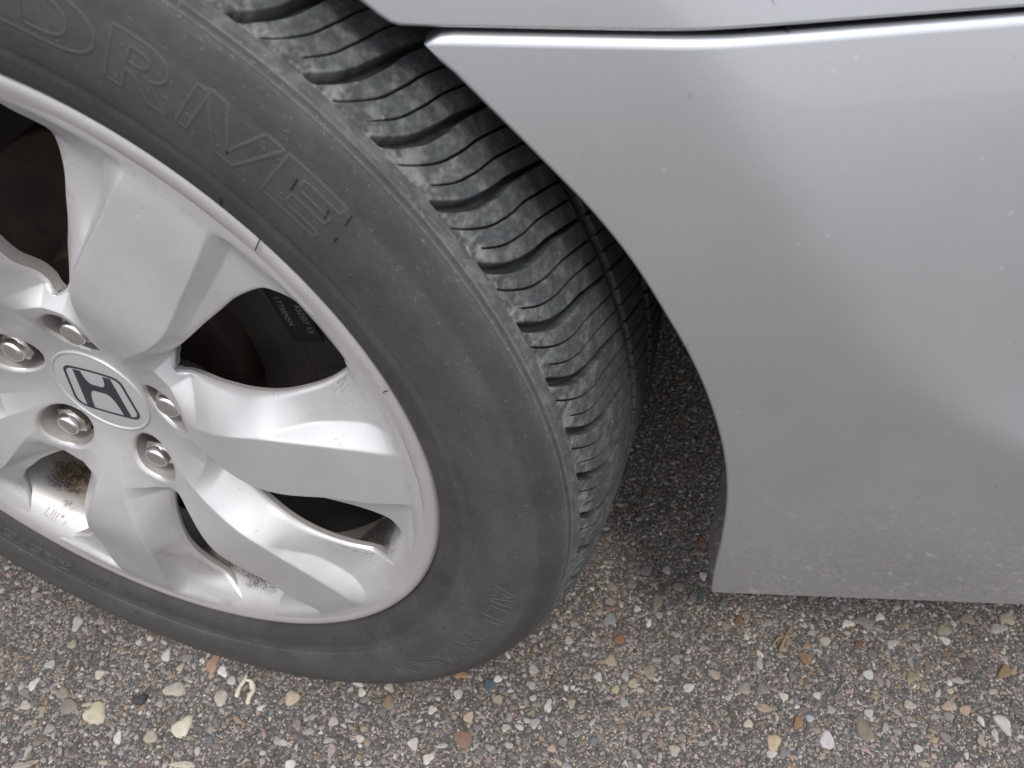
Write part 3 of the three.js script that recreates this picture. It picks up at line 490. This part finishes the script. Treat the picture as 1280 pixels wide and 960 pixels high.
// ----- lip and barrel
{
  const P = [[.2362, .0930], [.2366, .0985], [.2362, .1022], [.2352, .1043], [.2333, .1055], [.2310, .1058], [.2285, .1054], [.2265, .1049], [.2245, .1044], [.2205, .1028], [.2150, .0990], [.2105, .0940], [.2070, .0870], [.2050, .0780], [.2040, .0650], [.2035, .0520], [.2034, .0440], [.2050, .0425]];
  const pos = [], uv = [], idx = [], NA = 360; let s = 0;
  const C = new THREE.CatmullRomCurve3(P.map(([r, z]) => new THREE.Vector3(r, z, 0)), false, 'centripetal'), NR = 64;
  for (let i = 0; i <= NR; i++) { const p = C.getPointAt(i / NR); for (let k = 0; k <= NA; k++) { const a = k / NA * 2 * Math.PI; pos.push(Math.cos(a) * p.x, Math.sin(a) * p.x, p.y); uv.push(k / NA, i / NR); } }
  gridIdx(idx, 0, NR + 1, NA + 1, false);
  const rimG = geoOf(pos, idx, uv);
  part('rim', rimG, rimMat, wheel);
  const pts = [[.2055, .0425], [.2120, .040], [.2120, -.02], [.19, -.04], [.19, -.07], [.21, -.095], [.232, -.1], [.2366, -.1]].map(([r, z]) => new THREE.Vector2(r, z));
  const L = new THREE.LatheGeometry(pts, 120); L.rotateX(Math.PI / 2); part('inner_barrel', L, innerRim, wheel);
  // mark stamped on the lip slope
  const bar = (a, r0, r1, w) => { const z = (r) => .0940 + (r - .2105) * 1.05, g = new THREE.BoxGeometry(Math.hypot(r1 - r0, z(r1) - z(r0)), w, .0009); g.rotateY(-Math.atan2(z(r1) - z(r0), r1 - r0)); g.translate((r0 + r1) / 2, 0, (z(r0) + z(r1)) / 2); g.rotateZ(a * DEG); return g; };
  for (const [a, r0, r1, w] of [[-123.9, .2085, .2135, .0008], [-123.4, .2125, .2140, .0022], [-122.7, .2085, .2145, .0008], [-122.1, .2085, .2145, .0008], [-121.5, .2085, .2145, .0008], [-120.6, .2085, .2100, .0026], [-119.4, .2105, .2140, .0008]]) part('stamped_mark', bar(a, r0, r1, w), rimMat, wheel);
}
// ----- bores, nuts, cap
for (let k = 0; k < 5; k++) {
  const [lx, ly] = lugXY[k], pos = [], nor = [], idx = [], uv = [], n = 96;
  for (let i = 0; i <= n; i++) { const a = i / n * 2 * Math.PI, X = lx + Math.cos(a) * BORE, Y = ly + Math.sin(a) * BORE, zt = frontZ(X, Y) + .0001; for (const [z, rr2] of [[zt, 1], [lerp(zt, .070, .5), .985], [.070, .97], [.066, .80], [.064, .55]]) { pos.push(lx + Math.cos(a) * BORE * rr2, ly + Math.sin(a) * BORE * rr2, z); uv.push(i / n * .3, z * 4); } }
  gridIdx(idx, 0, n + 1, 5, false);
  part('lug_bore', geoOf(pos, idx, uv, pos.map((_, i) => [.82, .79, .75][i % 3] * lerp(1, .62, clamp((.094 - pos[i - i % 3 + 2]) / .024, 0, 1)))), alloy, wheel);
  const seat = new THREE.LatheGeometry([[.0001, .0668], [.0135, .0668], [.0168, .0690]].map(([r, z]) => new THREE.Vector2(r, z)).reverse(), 32).rotateX(Math.PI / 2); seat.translate(lx, ly, 0); part('lug_seat', seat, rusty, wheel);
  // nut: hexagon with chamfered corners and a round cap
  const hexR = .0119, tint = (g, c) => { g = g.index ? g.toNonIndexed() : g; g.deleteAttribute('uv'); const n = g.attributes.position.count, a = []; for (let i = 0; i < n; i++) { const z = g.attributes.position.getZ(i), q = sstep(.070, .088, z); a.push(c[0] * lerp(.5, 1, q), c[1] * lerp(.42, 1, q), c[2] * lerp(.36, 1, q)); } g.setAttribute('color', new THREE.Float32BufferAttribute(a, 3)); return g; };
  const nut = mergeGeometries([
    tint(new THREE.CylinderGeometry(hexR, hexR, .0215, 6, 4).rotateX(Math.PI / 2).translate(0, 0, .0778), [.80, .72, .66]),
    tint(new THREE.CylinderGeometry(.0088, hexR, .0014, 6, 1).rotateX(Math.PI / 2).translate(0, 0, .0892), [.9, .86, .82]),
    tint(new THREE.LatheGeometry([[.0082, .0895], [.0082, .0928], [.0079, .0939], [.0072, .0947], [.0062, .0950], [.0040, .0951], [.00001, .0952]].map(([r, z]) => new THREE.Vector2(r, z)), 40).rotateX(Math.PI / 2), [1, 1, 1]),
  ]);
  nut.rotateZ(hash2(k, 3, 9) * 6.28); nut.translate(lx, ly, .0006);
  part('lug_nut', nut, chrome, wheel);
}
{
  const pr = [[.00001, .0894], [.02, .0894], [.0318, .0891], [.0322, .0887], [.0327, .0889], [.0331, .0896], [.0337, .0899], [.0344, .0897], [.0347, .0888], [.0347, .086]].map(([r, z]) => new THREE.Vector2(r, z));
  const g = new THREE.LatheGeometry(pr.reverse(), 96); g.rotateX(Math.PI / 2); part('centre_cap', g, capMat, wheel);
  const ring = new THREE.LatheGeometry([[.0347, .0885], [.0352, .0872], [.0358, .0885]].map(([r, z]) => new THREE.Vector2(r, z)), 96); ring.rotateX(Math.PI / 2); part('cap_seam', ring, emblemMat, wheel);
  // emblem: a letter H inside a rounded frame
  const mm = (x, y) => [x / 1000, y / 1000];
  const frame = (grow) => { const s = new THREE.Shape(), w0 = 21.6 + grow, w1 = 24.4 + grow, t = 19.4 + grow, b = -19.4 - grow, R = 8 + grow * .6; s.moveTo(...mm(-w0 + R, t)); s.quadraticCurveTo(...mm(0, t + 1.2), ...mm(w0 - R, t)); s.quadraticCurveTo(...mm(w0, t - .4), ...mm(w0 + .4, t - R)); s.lineTo(...mm(w1, b + R)); s.quadraticCurveTo(...mm(w1, b + .3), ...mm(w1 - R, b)); s.quadraticCurveTo(...mm(0, b - .9), ...mm(-w1 + R, b)); s.quadraticCurveTo(...mm(-w1, b + .3), ...mm(-w1, b + R)); s.lineTo(...mm(-w0 - .4, t - R)); s.quadraticCurveTo(...mm(-w0, t - .4), ...mm(-w0 + R, t)); return s; };
  const outer = frame(0); outer.holes.push(frame(-1.5));
  const h = new THREE.Shape(); h.moveTo(...mm(-13.6, 16.8)); h.lineTo(...mm(-8.2, 16.6)); h.quadraticCurveTo(...mm(-7.8, 6.2), ...mm(-3, 5.8)); h.lineTo(...mm(3, 5.8)); h.quadraticCurveTo(...mm(7.8, 6.2), ...mm(8.2, 16.6)); h.lineTo(...mm(13.6, 16.8)); h.lineTo(...mm(16.6, -17.2)); h.lineTo(...mm(11.2, -17.6)); h.quadraticCurveTo(...mm(9.6, 0), ...mm(4, .2)); h.lineTo(...mm(-4, .2)); h.quadraticCurveTo(...mm(-9.6, 0), ...mm(-11.2, -17.6)); h.lineTo(...mm(-16.6, -17.2)); h.closePath();
  const eo = { depth: .0005, bevelEnabled: false, curveSegments: 12 }, eg = mergeGeometries([new THREE.ExtrudeGeometry(outer, eo), new THREE.ExtrudeGeometry(h, eo)]);
  eg.translate(0, 0, .0892); part('emblem', eg, emblemMat, wheel, 'dark letter H in a rounded frame');
}
// ----- brake behind the spokes
{
  const brake = new THREE.Group(); brake.name = 'brake'; brake.position.y = H; brake.rotation.y = -16 * DEG; car.add(brake);
  const disc = new THREE.LatheGeometry([[.00001, .045], [.072, .045], [.076, .042], [.077, .016], [.083, .013], [.138, .013], [.141, .010], [.141, -.01], [.09, -.012]].map(([r, z]) => new THREE.Vector2(r, z)).reverse(), 96); disc.rotateX(Math.PI / 2);
  part('brake_disc', disc, rusty, brake, 'rust brown brake disc and hat');
  const shield = new THREE.LatheGeometry([[.08, -.03], [.165, -.03], [.17, -.025], [.17, -.034], [.08, -.036]].map(([r, z]) => new THREE.Vector2(r, z)), 64); shield.rotateX(Math.PI / 2); part('dust_shield', shield, castIron, brake);
  const arc = (r0, r1, a0, a1) => { const s = new THREE.Shape(); s.absarc(0, 0, r1, a0 * DEG, a1 * DEG, false); s.absarc(0, 0, r0, a1 * DEG, a0 * DEG, true); return s; };
  const ex = (s, z0, d, b = .003) => { const g = new THREE.ExtrudeGeometry(s, { depth: d, bevelEnabled: true, bevelSize: b, bevelThickness: b, bevelSegments: 3, curveSegments: 24 }); g.translate(0, 0, z0); return g; };
  const caliper = part('brake_caliper', mergeGeometries([ex(arc(.090, .108, -24, 44), .014, .022), ex(arc(.114, .128, -18, 40), .018, .022), ex(arc(.133, .170, 0, 38), .010, .028, .005), ex(arc(.146, .178, -18, 50), -.03, .056, .004)]), castIron, brake, 'black brake caliper housing');
  const boss = (r, a, R, z0, d) => { const g = new THREE.CylinderGeometry(R * .9, R, d, 20).rotateX(Math.PI / 2); g.translate(Math.cos(a * DEG) * r, Math.sin(a * DEG) * r, z0 + d / 2); return g; };
  part('caliper_piston_housing', mergeGeometries([boss(.150, 4, .017, .02, .024), boss(.142, -9, .012, .015, .024)]), castIron, brake);
  part('pad_spring', mergeGeometries([ex(arc(.109, .1128, -20, 42), .03, .004, .0008), ex(arc(.1295, .1318, -12, 38), .034, .003, .0006)]), new THREE.MeshStandardMaterial({ color: new THREE.Color().setRGB(.05, .046, .042), roughness: .6, metalness: .4 }), brake);
  for (const a of [-14, 44]) part('slider_bolt', new THREE.CylinderGeometry(.009, .009, .05, 6).rotateX(Math.PI / 2).translate(Math.cos(a * DEG) * .135, Math.sin(a * DEG) * .135, .018), castIron, brake);
  const cv = document.createElement('canvas'); cv.width = 512; cv.height = 256; const c = cv.getContext('2d'); c.fillStyle = '#070707'; c.fillRect(0, 0, 512, 256); c.fillStyle = '#70706c'; c.font = '64px sans-serif'; c.fillText('177MNSH', 60, 210); c.fillText('ASD07 13', 150, 80);
  const tx = new THREE.CanvasTexture(cv); tx.colorSpace = THREE.SRGBColorSpace;
  const lab = new THREE.BoxGeometry(.040, .022, .001); lab.rotateZ(-72 * DEG); lab.translate(.1262, .0630, .0447);
  part('stamped_label', lab, new THREE.MeshStandardMaterial({ map: tx, roughness: .8 }), brake, 'black plate with two lines of white letters');
  part('hub_carrier', new THREE.CylinderGeometry(.06, .08, .12, 24).rotateX(Math.PI / 2).translate(0, 0, -.08), castIron, brake);
}

// ---------------------------------------------------------------- loose things on the pavement
{
  const fr = new THREE.MeshStandardMaterial({ color: new THREE.Color().setRGB(.47, .43, .35), roughness: .8 });
  const tube = (pts, r0, r1, seg = 18) => { const c = new THREE.CatmullRomCurve3(pts.map((p) => new THREE.Vector3(...p))); const g = new THREE.TubeGeometry(c, seg, 1, 8), p = g.attributes.position, v = new THREE.Vector3(); for (let i = 0; i <= seg; i++) { const o = c.getPointAt(i / seg), R = lerp(r0, r1, i / seg) * (1 + .25 * (hash2(i, 5, 71) - .5)) * (i === 0 || i === seg ? .4 : 1); for (let k = 0; k <= 8; k++) { const q = i * 9 + k; v.fromBufferAttribute(p, q).sub(o).multiplyScalar(R).add(o); p.setXYZ(q, v.x, Math.max(v.y, .0004), v.z); } } g.computeVertexNormals(); return g; };
  thing('stone_fragment', mergeGeometries([tube([[.0468, .0016, .1392], [.0452, .0024, .1310], [.0462, .0028, .1240], [.0450, .0022, .1185]], .0021, .0014), tube([[.0462, .0024, .1235], [.0520, .0026, .1228], [.0575, .0022, .1285], [.0572, .0026, .1345], [.0588, .0016, .1415]], .0013, .0023), tube([[.0520, .0018, .1230], [.0540, .002, .1258], [.0560, .0018, .1290]], .0022, .0017)]), fr, 'pale branching scrap lying on the pavement in front of the tyre', 'debris');
  const dk = new THREE.Mesh(stoneGeos[2], new THREE.MeshStandardMaterial({ color: new THREE.Color().setRGB(.035, .034, .034), roughness: .8 })); dk.scale.set(.0056, .0034, .0042); dk.rotation.y = .5; dk.position.set(-.0284, .0026, .1672); dk.name = 'dark_pebble'; dk.castShadow = true; dk.userData = { label: 'small loose blackish pebble beside the cream stones at lower left', category: 'pebble' }; scene.add(dk);
  const tw = new THREE.MeshStandardMaterial({ color: new THREE.Color().setRGB(.20, .145, .085), roughness: .85 });
  thing('dry_leaf_scrap', mergeGeometries([tube([[.4759, .002, -.0480], [.4785, .0035, -.0617], [.4826, .003, -.0752]], .0018, .0009), tube([[.4785, .0035, -.0617], [.4836, .004, -.0660], [.4856, .003, -.0673]], .0012, .0006), tube([[.4690, .0022, -.052], [.473, .003, -.0599], [.4775, .003, -.0630]], .0006, .0012)]), tw, 'curled tan scrap of dry leaf below the bumper edge', 'leaf scrap');
}
renderer.render(scene, camera);
